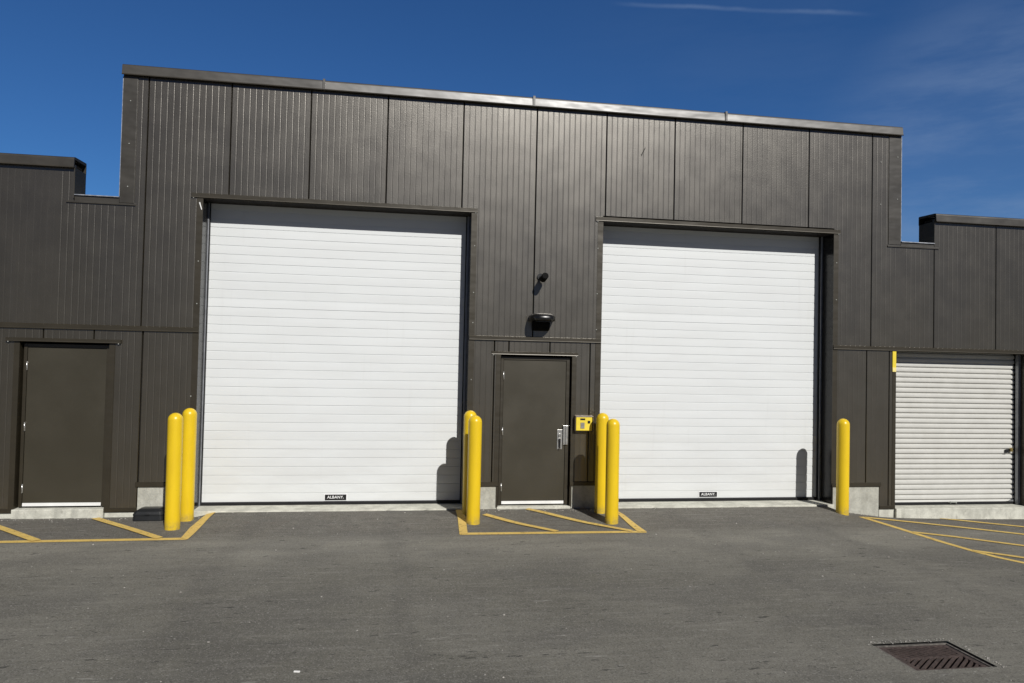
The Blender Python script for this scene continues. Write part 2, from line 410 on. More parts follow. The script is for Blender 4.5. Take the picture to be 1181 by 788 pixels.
line(mb, [(7.29, -.56), (7.95, -.896), (8.54, -1.238), (9.13, -1.606), (9.9, -2.03)], .10, .008)
line(mb, [(7.35, -1.53), (7.79, -1.78), (8.47, -2.285), (9.6, -3.0)], .10, .008)
line(mb, [(7.42, -2.55), (7.62, -2.70), (7.87, -2.90), (8.8, -3.5)], .10, .008)
line(mb, [(8.60, -.53), (9.13, -.823), (9.63, -1.097), (10.9, -1.78)], .10, .008)
tag(mb.build('road_marking', M['paint']), kind='structure')

# ------------------------------------------------------------------ the building
BO = (2.2, 0, -.08)
BL = thing('storage_building', BO, 'dark brown metal clad storage building with a raised central block and white overhead doors', 'building')
def part(mb, name, mats, parent=None, label=None):
    o = mb.build(name, mats, parent or BL, BO)
    if label: o['label'] = label
    return o
PITCH = 1.105/13
def panel(mb, x0, x1, z0, z1, bulge=None, g0=.008, g1=.008, phase=None):
    """one insulated metal panel: fine vertical grooves, folded edges at the seams, slightly bowed face"""
    a, b = x0+g0, x1-g1
    if b-a < .02: return
    bulge = random.uniform(-.0012, .0022) if bulge is None else bulge
    ph = (x0 if phase is None else phase)
    xs = [(a, .045, 0), (a, .006, 0), (a+.006, 0., 1)] if g0 > 0 else [(a, .045, 0), (a, 0., 1)]
    k = math.ceil((a+.03-ph)/PITCH)
    while ph+k*PITCH < b-.025:
        c = ph+k*PITCH
        xs += [(c-.0085, 0., 1), (c-.0010, .0015, 1), (c+.0010, .0015, 1), (c+.0085, 0., 1)]
        k += 1
    xs += [(b-.006, 0., 1), (b, .006, 0), (b, .045, 0)] if g1 > 0 else [(b, 0., 1), (b, .045, 0)]
    wd = x1-x0
    prof = []
    for x, y, f in xs:
        t = (x-x0)/wd
        prof.append((x, y - (bulge*4*t*(1-t) if f else 0)))
    mb.extrude(prof, 'z', z0, z1, closed=True)
def region(mb, x0, x1, z0, z1, seams, backing=True, phase=None, gl=0., gr=0.):
    xs = [x0]+[s for s in seams if x0 < s < x1]+[x1]
    for i in range(len(xs)-1):
        ph = max([s for s in ALLS if s <= xs[i]+1e-6], default=xs[i]) if phase is None else phase
        panel(mb, xs[i], xs[i+1], z0, z1, bulge=BUL.setdefault((round(ph, 2), z0 > 2.53), random.uniform(-.001, .0022)) if abs(xs[i]-ph) < .01 and xs[i+1]-xs[i] > 1. else 0.,
              g0=.0065 if i else gl, g1=.0065 if i < len(xs)-2 else gr, phase=ph)
    if backing:
        mb.box(x0, x1, .046, .24, z0, z1, 1)
BUL = {}
LW = [-3.43-1.11*k for k in range(1, 10)]
RW = [8.90, 10.07]+[10.07+1.12*k for k in range(1, 11)]
MS = [-3.43, -2.32, -1.22, -.12, 1.0, 2.12, 3.22, 4.33, 5.47, 6.62, 7.75]
ALLS = sorted(LW+MS+RW+[-3.76, 8.04, -3.40, 3.02, 7.68, 1.16])
clad = [M['clad'], M['dark']]
# central block
mb = MB()
region(mb, -3.76, 8.27, 4.46, 6.10, MS)
region(mb, -3.76, -2.665, 2.56, 4.46, MS)
region(mb, 1.155, 3.185, 2.56, 4.46, MS)
region(mb, 7.078, 8.27, 2.56, 4.46, MS)
region(mb, -3.40, -2.665, .36, 2.50, [], phase=-3.40, gl=.009)
region(mb, 1.155, 1.635, .34, 2.50, [1.54], phase=1.16)
region(mb, 1.635, 2.745, 2.32, 2.50, [1.76, 2.39])
region(mb, 2.745, 3.185, .34, 2.50, [3.02])
region(mb, 7.078, 7.93, .31, 2.50, [7.68], phase=7.10)
region(mb, 7.93, 8.205, -.05, 2.50, [8.09], phase=8.09)
mb.box(-3.76, 8.27, 5.9, 6.1, 5.2, 6.05, 1); 
part(mb, 'wall', clad)
# left wing
mb = MB()
region(mb, -14, -3.76, 2.56, 4.25, LW)
region(mb, -14, -4.35, 4.25, 4.76, LW)
region(mb, -14, -4.96, .03, 2.50, [s for s in LW if s < -5.2])
region(mb, -4.96, -3.82, 2.34, 2.50, [-4.67, -4.03])
region(mb, -3.82, -3.40, .03, 2.50, [], phase=-3.84, gr=.009)
part(mb, 'wall', clad)
# right wing
mb = MB()
region(mb, 8.27, 22, 2.56, 4.22, RW)
region(mb, 8.90, 22, 4.22, 4.71, RW)
region(mb, 10.708, 22, -.05, 2.50, RW[2:])
part(mb, 'wall', clad)
# side and rear walls so that the block is solid from elsewhere
mb = MB()
for x0, x1, zt in ((-14, -3.77, 3.9), (8.28, 22, 3.9)):
    mb.box(x0, x1, 11.8, 12, -.5, zt); 
mb.box(-14, -13.8, .25, 11.8, -.5, 4.2); mb.box(21.8, 22, .25, 11.8, -.5, 4.2)
mb.box(-3.76, -3.60, .25, 12, 2.6, 6.03); mb.box(8.11, 8.27, .25, 12, 2.6, 6.03); mb.box(-3.6, 8.11, 11.8, 12, -.5, 6.03)
mb.box(-3.76, -3.6, .3, 11.8, -.5, 2.59); mb.box(8.11, 8.27, .3, 11.8, -.5, 2.59)
part(mb, 'rear_wall', M['clad'])
mb = MB()
mb.box(-13.8, -3.77, .25, 11.8, 3.8, 3.9); mb.box(8.28, 21.8, .25, 11.8, 3.8, 3.9); mb.box(-3.59, 8.1, .25, 11.8, 5.5, 5.6)
part(mb, 'roof', M['roof'])

# parapet caps
def cap(x0, x1, zb, zt, depth=.36, mb=None, tilt=0.):
    mb = mb or MB()
    prof = [(-.045, zb), (-.058, zb-.008), (-.062, zb-.004), (-.052, zb+.012), (-.046, zt-.03), (-.040, zt-.012), (-.028, zt-.002), (-.01, zt+.002), (depth, zt+.012), (depth+.012, zt-.0), (depth+.012, zb), (depth, zb), (depth-.004, zt-.03), (-.02, zt-.035), (-.03, zb)]
    mb.extrude([(y+tilt*(z-zb), z) for y, z in prof], 'x', x0, x1)
    return mb
edges = [-3.775, -1.04, 2.06, 5.16, 8.275]
for i, (a, b) in enumerate(zip(edges, edges[1:])):
    m1 = cap(a, b-.002, 6.058, 6.205, tilt=(.0, .05, .02, .06)[i])
    if i < 3: m1.box(b-.022, b+.012, -.066, .3, 6.058, 6.212)
    part(m1, 'parapet_cap', M['trim'])
m1 = cap(-14, -4.345, 4.715, 4.86); m1.box(-4.35, -4.338, -.02, .35, 4.30, 4.715); m1.box(-4.55, -4.35, .24, .35, 4.25, 4.715); part(m1, 'parapet_cap', M['trim'])
m1 = cap(8.895, 22, 4.665, 4.80); m1.box(8.885, 8.898, -.02, .35, 4.26, 4.665); m1.box(8.9, 9.1, .24, .35, 4.22, 4.665); part(m1, 'parapet_cap', M['trim'])
# bright steel edges of the low notch roofs and of the tall corners
mb = MB(); mb.box(-4.335, -3.765, -.035, .35, 4.338, 4.350); part(mb, 'notch_flashing', M['galv'])
mb = MB(); mb.box(8.275, 8.884, -.035, .35, 4.290, 4.302); part(mb, 'notch_flashing', M['galv'])
mb = MB()
mb.box(-4.335, -3.765, -.012, .34, 4.262, 4.333); mb.box(-4.44, -3.55, -.018, .0, 4.235, 4.262, bev=.003)
part(mb, 'flashing', M['trim'])
mb = MB(); mb.box(8.275, 8.884, -.012, .34, 4.235, 4.285); mb.box(8.03, 8.98, -.018, .0, 4.205, 4.235, bev=.003)
part(mb, 'flashing', M['trim'])
mb = MB(); mb.box(-3.772, -3.764, -.006, .05, 4.36, 6.04); part(mb, 'corner_edge', M['galv'])
mb = MB(); mb.box(8.274, 8.282, -.006, .05, 4.31, 6.04); part(mb, 'corner_edge', M['galv'])
mb = MB(); mb.box(-3.763, -3.575, -.012, -.001, 4.268, 6.10, bev=.003); part(mb, 'corner_trim', M['trim'])
mb = MB(); mb.box(8.05, 8.273, -.012, -.001, 4.245, 6.10, bev=.003); part(mb, 'corner_trim', M['trim'])

# belt flashings: a folded profile with a drip edge
def belt(x0, x1, zb, h=.068, out=.022):
    mb = MB()
    mb.extrude([(.03, zb), (-out, zb-.002), (-out-.003, zb+.006), (-out, zb+.012), (-out-.001, zb+h*.88), (-.003, zb+h), (.03, zb+h)], 'x', x0, x1)
    return part(mb, 'belt_flashing', M['dull'])
belt(-14, -2.665, 2.495); belt(1.155, 3.185, 2.495); belt(7.078, 22, 2.495)
def head(x0, x1, zb, h=.066, out=.016):
    mb = MB()
    mb.extrude([(.03, zb), (-out, zb-.002), (-out-.002, zb+.004), (-out, zb+.010), (-out-.001, zb+h*.93), (-.003, zb+h), (.03, zb+h)], 'x', x0, x1)
    for x in (x0+.03, x1-.03): mb.cyl((x, -out+.006, zb-.008), .007, .012, 'y', 8, 1)
    return part(mb, 'head_flashing', [M['dull'], M['grey']])
head(-2.82, 1.24, 4.40); head(3.07, 7.18, 4.375)
head(-5.12, -3.67, 2.315, .05, .035); head(1.50, 2.83, 2.285, .05, .009)
# flashings above the concrete corner plinths and along wall feet
for x0, x1, z in ((-3.43, -2.665, .342), (1.155, 1.64, .322), (2.74, 3.185, .322), (7.078, 7.95, .282)):
    mb = MB(); mb.extrude([(.02, z), (-.016, z-.002), (-.017, z+.050), (-.004, z+.06), (.02, z+.06)], 'x', x0, x1); part(mb, 'base_flashing', M['dull'])
for x0, x1, z in ((-14, -4.96, .0), (-3.82, -3.40, .0), (7.93, 8.205, -.085)):
    mb = MB(); mb.extrude([(.02, z), (-.016, z-.002), (-.017, z+.040), (-.004, z+.05), (.02, z+.05)], 'x', x0, x1); part(mb, 'base_flashing', M['dull'])
# opening trims (corner strips, jamb returns, soffits)
def opening(x0, x1, z0l, z0r, z1, depth, strip_w=.085, mat_=None, sill_z=0.):
    mb = MB()
    mb.box(x0-strip_w, x0, -.005, -.001, z0l, z1); part(mb, 'corner_trim', M['dull'])
    mb = MB(); mb.box(x1, x1+strip_w, -.005, -.001, z0r, z1); part(mb, 'corner_trim', M['dull'])
    mb = MB()
    mb.box(x0-.03, x0, -.001, depth, sill_z, z1); part(mb, 'jamb', mat_ or M['dull'])
    mb = MB(); mb.box(x1, x1+.03, -.001, depth, sill_z, z1)
    part(mb, 'jamb', mat_ or M['dull']); mb = MB()
    mb.box(x0-.03, x1+.03, .001, depth, z1, z1+.04)
    return part(mb, 'soffit', M['soffit'])
opening(-2.66, 1.15, .36, .34, 4.395, .42, mat_=M['jamb'])
opening(3.19, 7.07, .34, .31, 4.37, .42, mat_=M['jamb'])
opening(1.64, 2.74, .34, .34, 2.285, .18, .07)
opening(-4.955, -3.825, .03, .03, 2.31, .18, .07)
opening(8.21, 10.70, -.05, -.05, 2.494, .36, .06, sill_z=-.08)

# concrete foundation, corner plinths and sills
def cbox(x0, x1, y0, zt, zb=-.7):
    mb = MB(); mb.box(x0, x1, y0, .3, zb, zt, bev=.006); part(mb, 'concrete_plinth' if zt > .2 else 'foundation', M['conc'] if zt > .2 else M['sillc'])
cbox(-14, -4.975, .006, -.002); cbox(-3.815, -3.405, .006, -.012)
cbox(-3.40, -2.695, .008, .338); cbox(1.185, 1.625, .008, .318); cbox(2.76, 3.165, .008, .318); cbox(7.105, 7.925, .008, .278); cbox(7.93, 8.205, .006, -.09)
def sill(x0, x1, y0, y1, zt):
    m1 = MB()
    xs = [x0+(x1-x0)*i/max(1, int((x1-x0)/.05)) for i in range(max(1, int((x1-x0)/.05))+1)]
    # slightly chipped front edge
    fr = [(y0+random.uniform(0, .010)+(.02 if random.random() < .04 else 0)) for _ in xs]
    T0 = [m1.bm.verts.new((x, y, zt-.002)) for x, y in zip(xs, fr)]; T1 = [m1.bm.verts.new((x, y1, zt)) for x in xs]
    F = [m1.bm.verts.new((x, y-.004, zt-.012-random.uniform(0, .006))) for x, y in zip(xs, fr)]; B = [m1.bm.verts.new((x, y0, -.7)) for x in xs]
    for i in range(len(xs)-1):
        m1.bm.faces.new((T0[i], T0[i+1], T1[i+1], T1[i])); m1.bm.faces.new((F[i], F[i+1], T0[i+1], T0[i])); m1.bm.faces.new((B[i], B[i+1], F[i+1], F[i]))
    for e in (0, -1): m1.bm.faces.new((T0[e], T1[e], m1.bm.verts.new((xs[e], y1, -.7)), B[e], F[e]))
    return part(m1, 'door_sill', M['sillc'])
sill(-2.70, 1.175, -.045, .45, .002); sill(3.175, 7.095, -.045, .45, .0)
sill(-4.97, -3.82, -.03, .3, .045); sill(1.63, 2.75, -.02, .3, .012); sill(8.208, 22, -.05, .5, -.08)

# ------------------------------------------------------------------ overhead doors
def text_into(mb, body, x, y, z, size, mi):
    cu = bpy.data.curves.new('lettering', 'FONT'); cu.body = body; cu.size = size; cu.align_x = 'CENTER'; cu.align_y = 'CENTER'; cu.offset = size*.012; cu.space_character = 1.06
    to = bpy.data.objects.new('lettering', cu); S.collection.objects.link(to)
    bpy.context.view_layer.update()
    tm_ = bpy.data.meshes.new_from_object(to.evaluated_get(bpy.context.evaluated_depsgraph_get()))
    bpy.data.objects.remove(to); bpy.data.curves.remove(cu)
    tm_.transform(Matrix.Translation((x, y, z)) @ Matrix.Rotation(R(90), 4, 'X'))
    n0 = len(mb.bm.faces); mb.bm.from_mesh(tm_); mb.bm.faces.ensure_lookup_table()
    for f in mb.bm.faces[n0:]: f.material_index = mi
    bpy.data.meshes.remove(tm_)

def overhead(x0, x1, zb, zt, label, sx, sz, sw, sh, seed, offset):
    rnd = random.Random(seed); Y = .362
    prof = []; z = zb+offset; pitch = .1292
    prof.append((Y, zb)); k = 0
    while z < zt:
        if z > zb+.02:
            t = rnd.uniform(-.0006, .0006)
            if k in (5, 6, 21, 22): t = .0016*(1 if k % 2 else -1)
            prof += [(Y+.0002, z-.0075), (Y+.0068, z-.0055), (Y+.0068, z+.0028), (Y+.0003-t, z+.0048), (Y-.0004, z+pitch*.5), (Y+.0002+t, z+pitch-.0085)]
        z += pitch; k += 1
    mb = MB()
    # curtain in strips across, with a very slight sag so that joints are not ruler straight
    n = 24; xs = [x0+.012+(x1-x0-.024)*i/n for i in range(n+1)]
    rows = []
    for i, x in enumerate(xs):
        u = (x-x0)/(x1-x0); s = .004*4*u*(1-u)
        rows.append([mb.bm.verts.new((x, y+.0016*math.sin(u*9+zz*2.3), zz-s*(1 if zz > zb+.1 else 0))) for y, zz in prof])
    for a, b in zip(rows, rows[1:]):
        for i in range(len(prof)-1): mb.bm.faces.new((a[i], b[i], b[i+1], a[i+1]))
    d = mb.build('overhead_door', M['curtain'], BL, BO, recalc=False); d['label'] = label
    mb = MB(); mb.box(x0+.005, x1-.005, Y-.03, Y+.03, zb-.048, zb-.002, bev=.006); mb.box(x0+.005, x1-.005, Y-.034, Y-.031, zb-.026, zb-.016)
    part(mb, 'bottom_seal', M['black'], d)
    for s, xe in ((1, x0), (-1, x1)):
        mb = MB(); a, b = sorted((xe, xe+s*(.014 if s > 0 else .030))); mb.box(a, b, .30, .345, .003, zt, bev=.003)
        part(mb, 'guide_rail', M['alu'], d)
        mb = MB(); a, b = sorted((xe+s*(.015 if s > 0 else .031), xe+s*(.027 if s > 0 else .046))); mb.box(a, b, .318, .352, .02, zt)
        part(mb, 'side_seal', M['black'], d)
    mb = MB(); mb.box(sx-sw/2, sx+sw/2, Y-.012, Y-.006, sz-sh/2, sz+sh/2, 0)
    mb.box(sx-sw/2-.012, sx+sw/2+.012, Y-.006, Y-.0045, sz-sh/2-.012, sz+sh/2+.012, 1)
    text_into(mb, 'ALBANY.', sx, Y-.0135, sz+.002, .058, 1)
    part(mb, 'door_label', [M['label'], M['letter']], d)
overhead(-2.66, 1.15, .048, 4.395, 'large white overhead door on the left, beside the narrow brown door', -.745, .105, .31, .082, 3, .128)
overhead(3.19, 7.07, .048, 4.37, 'large white overhead door on the right, next to the keypad', 5.13, .105, .30, .078, 11, .118)

# ------------------------------------------------------------------ personnel doors
def flat_door(x0, x1, zb, zt, fx0, fx1, lockside, label, hinges):
    fr = MB()
    y = .085
    fr.box(fx0, x0-.004, y-.02, y+.06, zb-.03, zt+.05, bev=.002); fr.box(x1+.004, fx1, y-.02, y+.06, zb-.03, zt+.05, bev=.002)
    fr.box(x0-.003, x1+.003, y-.02, y+.06, zt+.004, zt+.05, bev=.002)
    sl_ = MB(); sl_.box(x0, x1, y-.008, y+.04, zb, zt, bev=.002)
    d = part(sl_, 'personnel_door', M['door'], label=label)
    part(fr, 'door_frame', M['dull'], d)
    mb = MB(); mb.box(x0+.005, x1-.003, y-.022, y-.010, zb-.022, zb+.022, bev=.003); part(mb, 'door_sweep', M['white'], d)
    for hz in hinges:
        mb = MB(); mb.cyl((x0-.004, y-.022, hz), .0075, .125, 'z', 12); mb.box(x0-.010, x0+.008, y-.0225, y-.020, hz-.055, hz+.055)
        part(mb, 'hinge', M['steel'], d)
    return d, y
d1, y1_ = flat_door(-4.885, -3.885, .092, 2.235, -4.93, -3.835, 1, 'plain brown door without a handle', (1.98, 1.15, .31))
d2, y2_ = flat_door(1.70, 2.665, .058, 2.205, 1.655, 2.725, 1, 'plain brown door with a steel lock plate', (1.97, 1.13, .29))
yy = y2_-.010
mb = MB()
mb.box(2.545, 2.625, yy-.008, yy-.002, .86, 1.16, bev=.002)
mb.cyl((2.585, yy-.022, 1.075), .021, .03, 'y', 20); mb.box(2.582, 2.588, yy-.039, yy-.036, 1.06, 1.09, 1)
mb.box(2.572, 2.592, yy-.045, yy-.030, .875, 1.03, 1, bev=.004); mb.box(2.566, 2.598, yy-.03, yy-.008, 1.005, 1.03); mb.box(2.566, 2.598, yy-.03, yy-.008, .875, .90)
part(mb, 'lock', [M['steel'], M['black']], d2)
mb = MB()
mb.box(2.634, 2.712, yy-.018, yy-.013, .93, 1.225, bev=.002); mb.box(2.632, 2.652, yy-.034, yy-.0185, .955, 1.225, bev=.005); mb.box(2.670, 2.706, yy-.034, yy-.0185, .93, 1.225, bev=.006)
for z in (.955, 1.2): mb.cyl((2.688, yy-.022, z), .006, .006, 'y', 10)
part(mb, 'latch_guard', M['steel'], d2)

# ------------------------------------------------------------------ roll-up door
ZR0, ZR1 = -.035, 2.48; YR = .255; pitch = .0857
mb = MB(); prof = [(YR, ZR0)]; z = ZR0+.03
while z < ZR1+.02:
    prof += [(YR+.012, z), (YR+.012, z+.012), (YR-.006, z+.017), (YR-.0125, z+.024), (YR-.0145, z+.045), (YR-.0125, z+.066), (YR-.006, z+.076), (YR+.006, z+.081)]
    z += pitch
A = [mb.bm.verts.new((8.24, y, z_)) for y, z_ in prof]; B = [mb.bm.verts.new((10.66, y, z_)) for y, z_ in prof]
for i in range(len(prof)-1): f = mb.bm.faces.new((A[i], B[i], B[i+1], A[i+1])); f.smooth = False
ru = mb.build('roll_up_door', M['rollup'], BL, BO, recalc=False); ru['label'] = 'cream corrugated roll-up door with a padlocked latch'
mb = MB(); mb.box(8.25, 10.655, YR-.03, YR+.02, -.078, -.038, bev=.004); mb.box(8.25, 10.655, YR-.036, YR-.031, -.06, -.052); part(mb, 'bottom_bar', M['black'], ru)
for s, xe in ((1, 8.212), (-1, 10.698)):
    mb = MB(); a, b = sorted((xe, xe+s*.045)); mb.box(a, b, .15, .165, -.078, 2.49); mb.box(*sorted((xe+s*.036, xe+s*.045)), .166, .21, -.078, 2.49)
    part(mb, 'guide_rail', M['alu'], ru)
mb = MB(); mb.box(10.50, 10.61, YR-.034, YR-.020, .835, .862, bev=.004); mb.box(10.47, 10.53, YR-.045, YR-.018, .80, .855, bev=.008)
mb.cyl((10.575, YR-.045, .865), .021, .03, 'y', 14, 1); mb.box(10.555, 10.60, YR-.055, YR-.035, .82, .862, 1, bev=.004)
part(mb, 'door_latch', [M['blackp'], M['brass']], ru)
mb = MB(); mb.box(9.38, 9.52, YR-.05, YR-.031, -.045, -.032); mb.box(9.39, 9.40, YR-.07, YR-.05, -.05, -.02); mb.box(9.50, 9.51, YR-.07, YR-.05, -.05, -.02); mb.box(9.39, 9.51, YR-.078, YR-.068, -.03, -.016)
part(mb, 'pull_handle', M['grey'], ru)
mb = MB(); mb.box(10.54, 10.62, YR-.05, YR-.031, -.03, -.005, bev=.003); part(mb, 'bottom_latch', M['galv'], ru)

# marks on the cladding, screws, reflective strip
mb = MB(); mb.box(8.142, 8.206, -.011, -.007, 2.15, 2.485, 0); mb.box(8.142, 8.206, -.0125, -.0115, 2.15, 2.22, 1)
part(mb, 'reflective_strip', [M['boxy'], M['pale']], label='short yellow strip beside the top of the roll-up door')
mb = MB(); mb.extrude([(-2.715, 4.33), (-2.700, 4.335), (-2.672, 4.235), (-2.680, 4.225)], 'y', -.012, -.007); part(mb, 'tape_scrap', M['white'])
mb = MB(); mb.extrude([(3.775, 5.44), (3.785, 5.43), (3.845, 5.555), (3.84, 5.565)], 'y', -.006, -.003); part(mb, 'scuff_mark', M['scuff'])
for x, zs in ((1.205, (3.9, 3.2, 2.75)), (3.11, (3.95, 3.25, 2.7)), (7.12, (3.9, 3.3)), (-2.70, (3.5, 2.9)), (-2.74, (1.6, .6)), (1.2, (1.9, 1.1)), (7.9, (5.6, 4.9)), (8.2, (5.7, 5.0)), (-3.66, (5.7, 5.1, 4.5))):
    for z in zs:
        mb = MB(); mb.cyl((x, -.008 if x not in (8.2, -3.66) else -.015, z), .0075, .006, 'y', 8); part(mb, 'screw', M['grey'])

# ------------------------------------------------------------------ things on the wall
wl = thing('wall_light', (2.235, 0, 2.80), 'black hooded light fixture on the wall above the narrow door', 'wall light')
mb = MB(); n = 20; rings = []
for (sc, z) in ((1.0, -.058), (1.0, -.015), (.975, .014), (.90, .036), (.74, .050), (.45, .058), (.0, .060)):
    ring = []
    for i in range(n+1):
        a = math.pi*i/n; ex = .62
        cxx, cyy = math.cos(a), math.sin(a)
        x = .190*math.copysign(abs(cxx)**ex, cxx)*max(sc, .02); y = -.34*abs(cyy)**ex*sc
        ring.append(mb.bm.verts.new((x, y-.0, z)))
    rings.append(ring)
for a, b in zip(rings, rings[1:]):
    for i in range(n): f = mb.bm.faces.new((a[i], a[i+1], b[i+1], b[i])); f.smooth = True
mb.bm.faces.new([rings[0][i] for i in range(n+1)][::-1])
hd = mb.build('hood', M['fixture'], wl); hd.location = (0, 0, .055)
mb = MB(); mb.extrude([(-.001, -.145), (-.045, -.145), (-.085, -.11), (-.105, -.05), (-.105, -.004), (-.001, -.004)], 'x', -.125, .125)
bmesh.ops.bevel(mb.bm, geom=list(mb.bm.edges), offset=.006, segments=2, affect='EDGES'); mb.build('housing', M['scuff'], wl)  # black body added to deepen the shadow under the hood
mb = MB(); mb.box(-.11, .11, -.27, -.125, -.020, -.004, bev=.006); mb.build('lens', M['lens'], wl)

sc_ = thing('security_camera', (2.235, 0, 3.40), 'small black bullet camera on the wall above the hooded light', 'security camera')
mb = MB(); mb.cyl((-.02, -.012, .075), .048, .022, 'y', 20); mb.cyl((-.015, -.06, .065), .020, .10, 'y', 12)
mb.build('mount', M['blackp'], sc_)
mb = MB(); g = bmesh.ops.create_cone(mb.bm, cap_ends=True, segments=24, radius1=.050, radius2=.050, depth=.19, matrix=Matrix.Translation((.0, -.20, .045)) @ Matrix.Rotation(R(80), 4, 'X'))
bmesh.ops.bevel(mb.bm, geom=[e for e in mb.bm.edges if len(e.link_faces) == 2 and any(len(f.verts) > 4 for f in e.link_faces)], offset=.008, segments=2, affect='EDGES')
for f in mb.bm.faces: f.smooth = len(f.verts) == 4
mb.build('housing', M['scuff'], sc_)

kp = thing('keypad_box', (2.925, 0, 1.16), 'yellow access keypad box on the wall beside the right overhead door', 'keypad')
mb = MB(); mb.box(-.125, .125, -.085, -.006, 0, .205, bev=.006); mb.build('body', M['boxy'], kp)
mb = MB(); mb.extrude([(-.0, .228), (-.098, .219), (-.100, .213), (-.006, .218)], 'x', -.135, .138); mb.box(-.138, -.134, -.088, -.006, -.006, .224); mb.box(.137, .141, -.088, -.006, -.012, .228)
mb.box(-.133, .136, -.0055, -.001, -.012, .212); mb.build('hood', M['tan'], kp)
mb = MB(); mb.box(-.062, .014, -.089, -.086, .160, .185); mb.build('display', M['lens'], kp)
mb = MB(); mb.box(-.058, .006, -.0875, -.0855, .032, .122, 0)
for i in range(3):
    for j in range(4): mb.box(-.053+i*.0195, -.039+i*.0195, -.0925, -.0878, .037+j*.021, .052+j*.021, 1, bev=.0015)
mb.build('keys', [M['tan'], M['grey']], kp)
mb = MB(); mb.cyl((.074, -.089, .130), .019, .008, 'y', 20); mb.box(.054, .094, -.0875, -.0855, .110, .150); mb.build('camera_lens', M['lens'], kp)

# ------------------------------------------------------------------ bollards
RB = .094
def bollard_mesh(h):
    mb = MB(); prof = [(.0, -.12), (RB*1.0, -.12), (RB, .0)]
    for i in range(1, 13): prof.append((RB, (h-RB)*i/12))
    for i in range(1, 11): a = math.pi/2*i/10; prof.append((RB*math.cos(a) if i < 10 else 0, h-RB+RB*math.sin(a)))
    mb.lathe(prof, 40); bmesh.ops.recalc_face_normals(mb.bm, faces=mb.bm.faces)
    me = bpy.data.meshes.new('bollard'); mb.bm.to_mesh(me); mb.bm.free(); me.materials.append(M['bollard']); return me
for x, y, top, lab in (
    (-2.715, -.80, 1.425, 'yellow bollard left of the left overhead door, the nearer one beside the black bait box'),
    (-2.685, -.25, 1.450, 'yellow bollard close to the left jamb of the left overhead door, behind its neighbour'),
    (1.18, -.27, 1.460, 'yellow bollard at the right jamb of the left overhead door, half hidden behind its neighbour'),
    (1.19, -.75, 1.425, 'front yellow bollard between the left overhead door and the narrow locked door'),
    (3.155, -.27, 1.445, 'rear yellow bollard between the yellow keypad and the right overhead door'),
    (3.145, -.85, 1.405, 'front yellow bollard by the left jamb of the right overhead door'),
    (7.0, -.41, 1.405, 'lone yellow bollard between the right overhead door and the roll-up door')):
    z0 = gz(x, y); o = bpy.data.objects.new('bollard', bollard_mesh(top-z0)); S.collection.objects.link(o)
    o.location = (x, y, z0); o.rotation_euler = (R(random.uniform(-.3, .3)), R(random.uniform(-.3, .3)), random.uniform(0, 6))
    tag(o, lab, 'bollard', 'yellow bollards guarding the overhead doors')

# ------------------------------------------------------------------ bait box at the foot of the wall
bz = gz(-3.2, -.15)
bb = thing('bait_station', (-3.175, -.17, bz), 'low black plastic bait box against the concrete plinth beside the left bollards', 'bait box')
def loft(mb, levels):
    rs = []
    for z, x0, x1, y0, y1, r in levels:
        ring = []
        for cx_, cy_, a0 in ((x1-r, y1-r, 0), (x0+r, y1-r, 90), (x0+r, y0+r, 180), (x1-r, y0+r, 270)):
            for k in range(5): a = R(a0+k*22.5); ring.append(mb.bm.verts.new((cx_+r*math.cos(a), cy_+r*math.sin(a), z+(0))))
        rs.append(ring)
    for a, b in zip(rs, rs[1:]):
        for i in range(20): f = mb.bm.faces.new((a[i], a[(i+1) % 20], b[(i+1) % 20], b[i]))
    mb.bm.faces.new(rs[0][::-1]); mb.bm.faces.new(rs[-1])
mb = MB(); loft(mb, [(0, -.19, .19, -.11, .11, .03), (.012, -.195, .195, -.115, .115, .035), (.07, -.19, .19, -.11, .11, .035), (.075, -.185, .185, -.105, .105, .03)]); mb.build('base', M['blackp'], bb)
mb = MB(); loft(mb, [(.077, -.195, .195, -.118, .115, .04), (.095, -.193, .193, -.116, .113, .04), (.125, -.17, .183, -.095, .108, .04), (.152, -.13, .165, -.055, .098, .035), (.160, -.105, .15, -.03, .09, .03)])
mb.box(-.03, .03, -.124, -.112, .078, .10, bev=.004); mb.build('lid', M['blackp'], bb)

# ------------------------------------------------------------------ catch basin
zc = -.07
dr = thing('storm_drain', ((DR[0]+DR[1])/2, (DR[2]+DR[3])/2, zc), 'rusty cast iron drain grate sunk in the asphalt at the lower right', 'storm drain')
hx, hy = (DR[1]-DR[0])/2-.014, (DR[3]-DR[2])/2-.006
mb = MB(); t = .020
for a in ((-hx, hx, hy-t, hy), (-hx, hx, -hy, -hy+t), (-hx, -hx+t, -hy+t, hy-t), (hx-t, hx, -hy+t, hy-t)):
    mb.box(a[0], a[1], a[2], a[3], -.10, -.010, bev=.003)
mb.build('frame', M['rim'], dr)
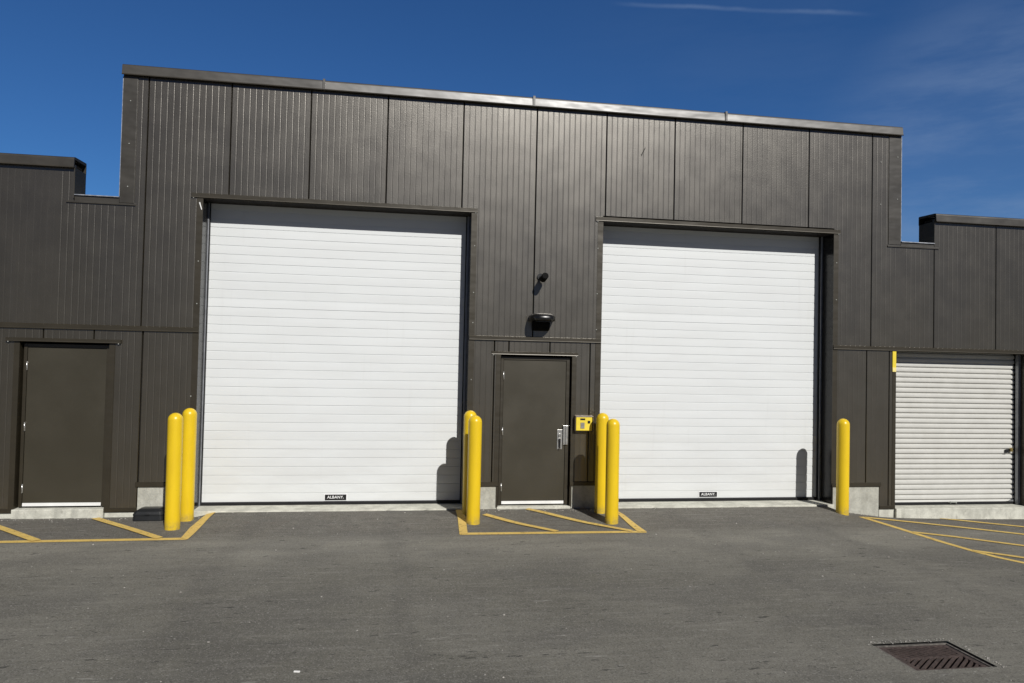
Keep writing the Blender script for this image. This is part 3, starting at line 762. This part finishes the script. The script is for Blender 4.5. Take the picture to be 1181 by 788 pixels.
# grate: herringbone of bars on a rim, tilted bars touching a spine
mb = MB(); ix, iy = hx-t-.006, hy-t-.006; zt = -.016; zb = -.055
for a in ((-ix, ix, iy-.022, iy), (-ix, ix, -iy, -iy+.022), (-ix, -ix+.045, -iy+.022, iy-.022), (ix-.045, ix, -iy+.022, iy-.022), (-ix+.045, ix-.045, -.012, .012)):
    mb.box(a[0], a[1], a[2], a[3], zb, zt, bev=.002)
X0, X1 = -ix+.045, ix-.045
def bar(xc, y0, y1, slope, wd):
    # a slanted bar clipped at the rim
    pts = []
    xa, xb = xc-slope*(y1-y0)/2, xc+slope*(y1-y0)/2
    q = [(xa-wd/2, y0), (xa+wd/2, y0), (xb+wd/2, y1), (xb-wd/2, y1)]
    def clip(poly, f):
        out = []
        for i in range(len(poly)):
            p, r = poly[i], poly[(i+1) % len(poly)]; fp, fr_ = f(p), f(r)
            if fp >= 0: out.append(p)
            if (fp >= 0) != (fr_ >= 0): k = fp/(fp-fr_); out.append((p[0]+(r[0]-p[0])*k, p[1]+(r[1]-p[1])*k))
        return out
    q = clip(q, lambda p: p[0]-X0)
    if len(q) > 2: q = clip(q, lambda p: X1-p[0])
    if len(q) > 2: mb.extrude([(p[0], p[1]) for p in q], 'z', zb, zt-.001)
for k in range(-6, 16):
    bar(X0+k*.066, -iy+.023, -.013, 1.25, .030)
    bar(X0+k*.066+.02, .013, iy-.023, -1.25, .028)
mb.build('grate', M['iron'], dr)
mb = MB(); mb.box(-hx, hx, -hy, hy, -.9, -.88); 
for a in ((-hx, hx, hy, hy+.05), (-hx, hx, -hy-.05, -hy), (-hx-.05, -hx, -hy, hy), (hx, hx+.05, -hy, hy)): mb.box(a[0], a[1], a[2], a[3], -.9, -.02)
mb.build('sump', M['sump'], dr)

# ------------------------------------------------------------------ grit, pebbles, a paper scrap
def pebble(mb, x, y, r, mi=0):
    g = bmesh.ops.create_icosphere(mb.bm, subdivisions=1, radius=r, matrix=Matrix.Translation((x, y, gz(x, y)+r*.35)) @ Matrix.Rotation(random.uniform(0, 6), 4, 'Z') @ Matrix.Diagonal((1, random.uniform(.6, 1), random.uniform(.4, .7), 1)))
    for v in g['verts']: v.co += Vector([random.uniform(-.2, .2)*r for _ in range(3)])
mb = MB()
for i in range(170):
    pebble(mb, random.uniform(-4, 9), random.uniform(-6.3, -.3), random.choice((.005, .006, .007, .009, .012)))
for i in range(320):      # grit that gathers along the foot of the wall
    x = random.choice((random.uniform(-5.5, -2.5), random.uniform(-5, 9), random.uniform(1.1, 3.3), random.uniform(7.1, 10)))
    pebble(mb, x, -.06-abs(random.gauss(0, .10)), random.choice((.004, .006, .008, .011)))
for i in range(120):      # crumbs round the drain frame
    a = random.random()*2-1
    x, y = random.choice(((4.31+a*.38, -5.385+random.gauss(0, .02)), (4.69+abs(random.gauss(0, .025)), -5.67+a*.3)))
    pebble(mb, x, y, random.choice((.003, .004, .006, .008)))
tag(mb.build('gravel', M['stone']), kind='stuff')
mb = MB(); mb.box(-.022, .022, -.009, .009, 0.0, .009, bev=.003)
lt = mb.build('paper_scrap', M['litter']); lt.location = (-.60, -5.45, gz(-.6, -5.45)+.001); lt.rotation_euler = (0, 0, R(-12))
tag(lt, 'tiny white paper scrap lying on the asphalt near the bottom edge', 'litter')
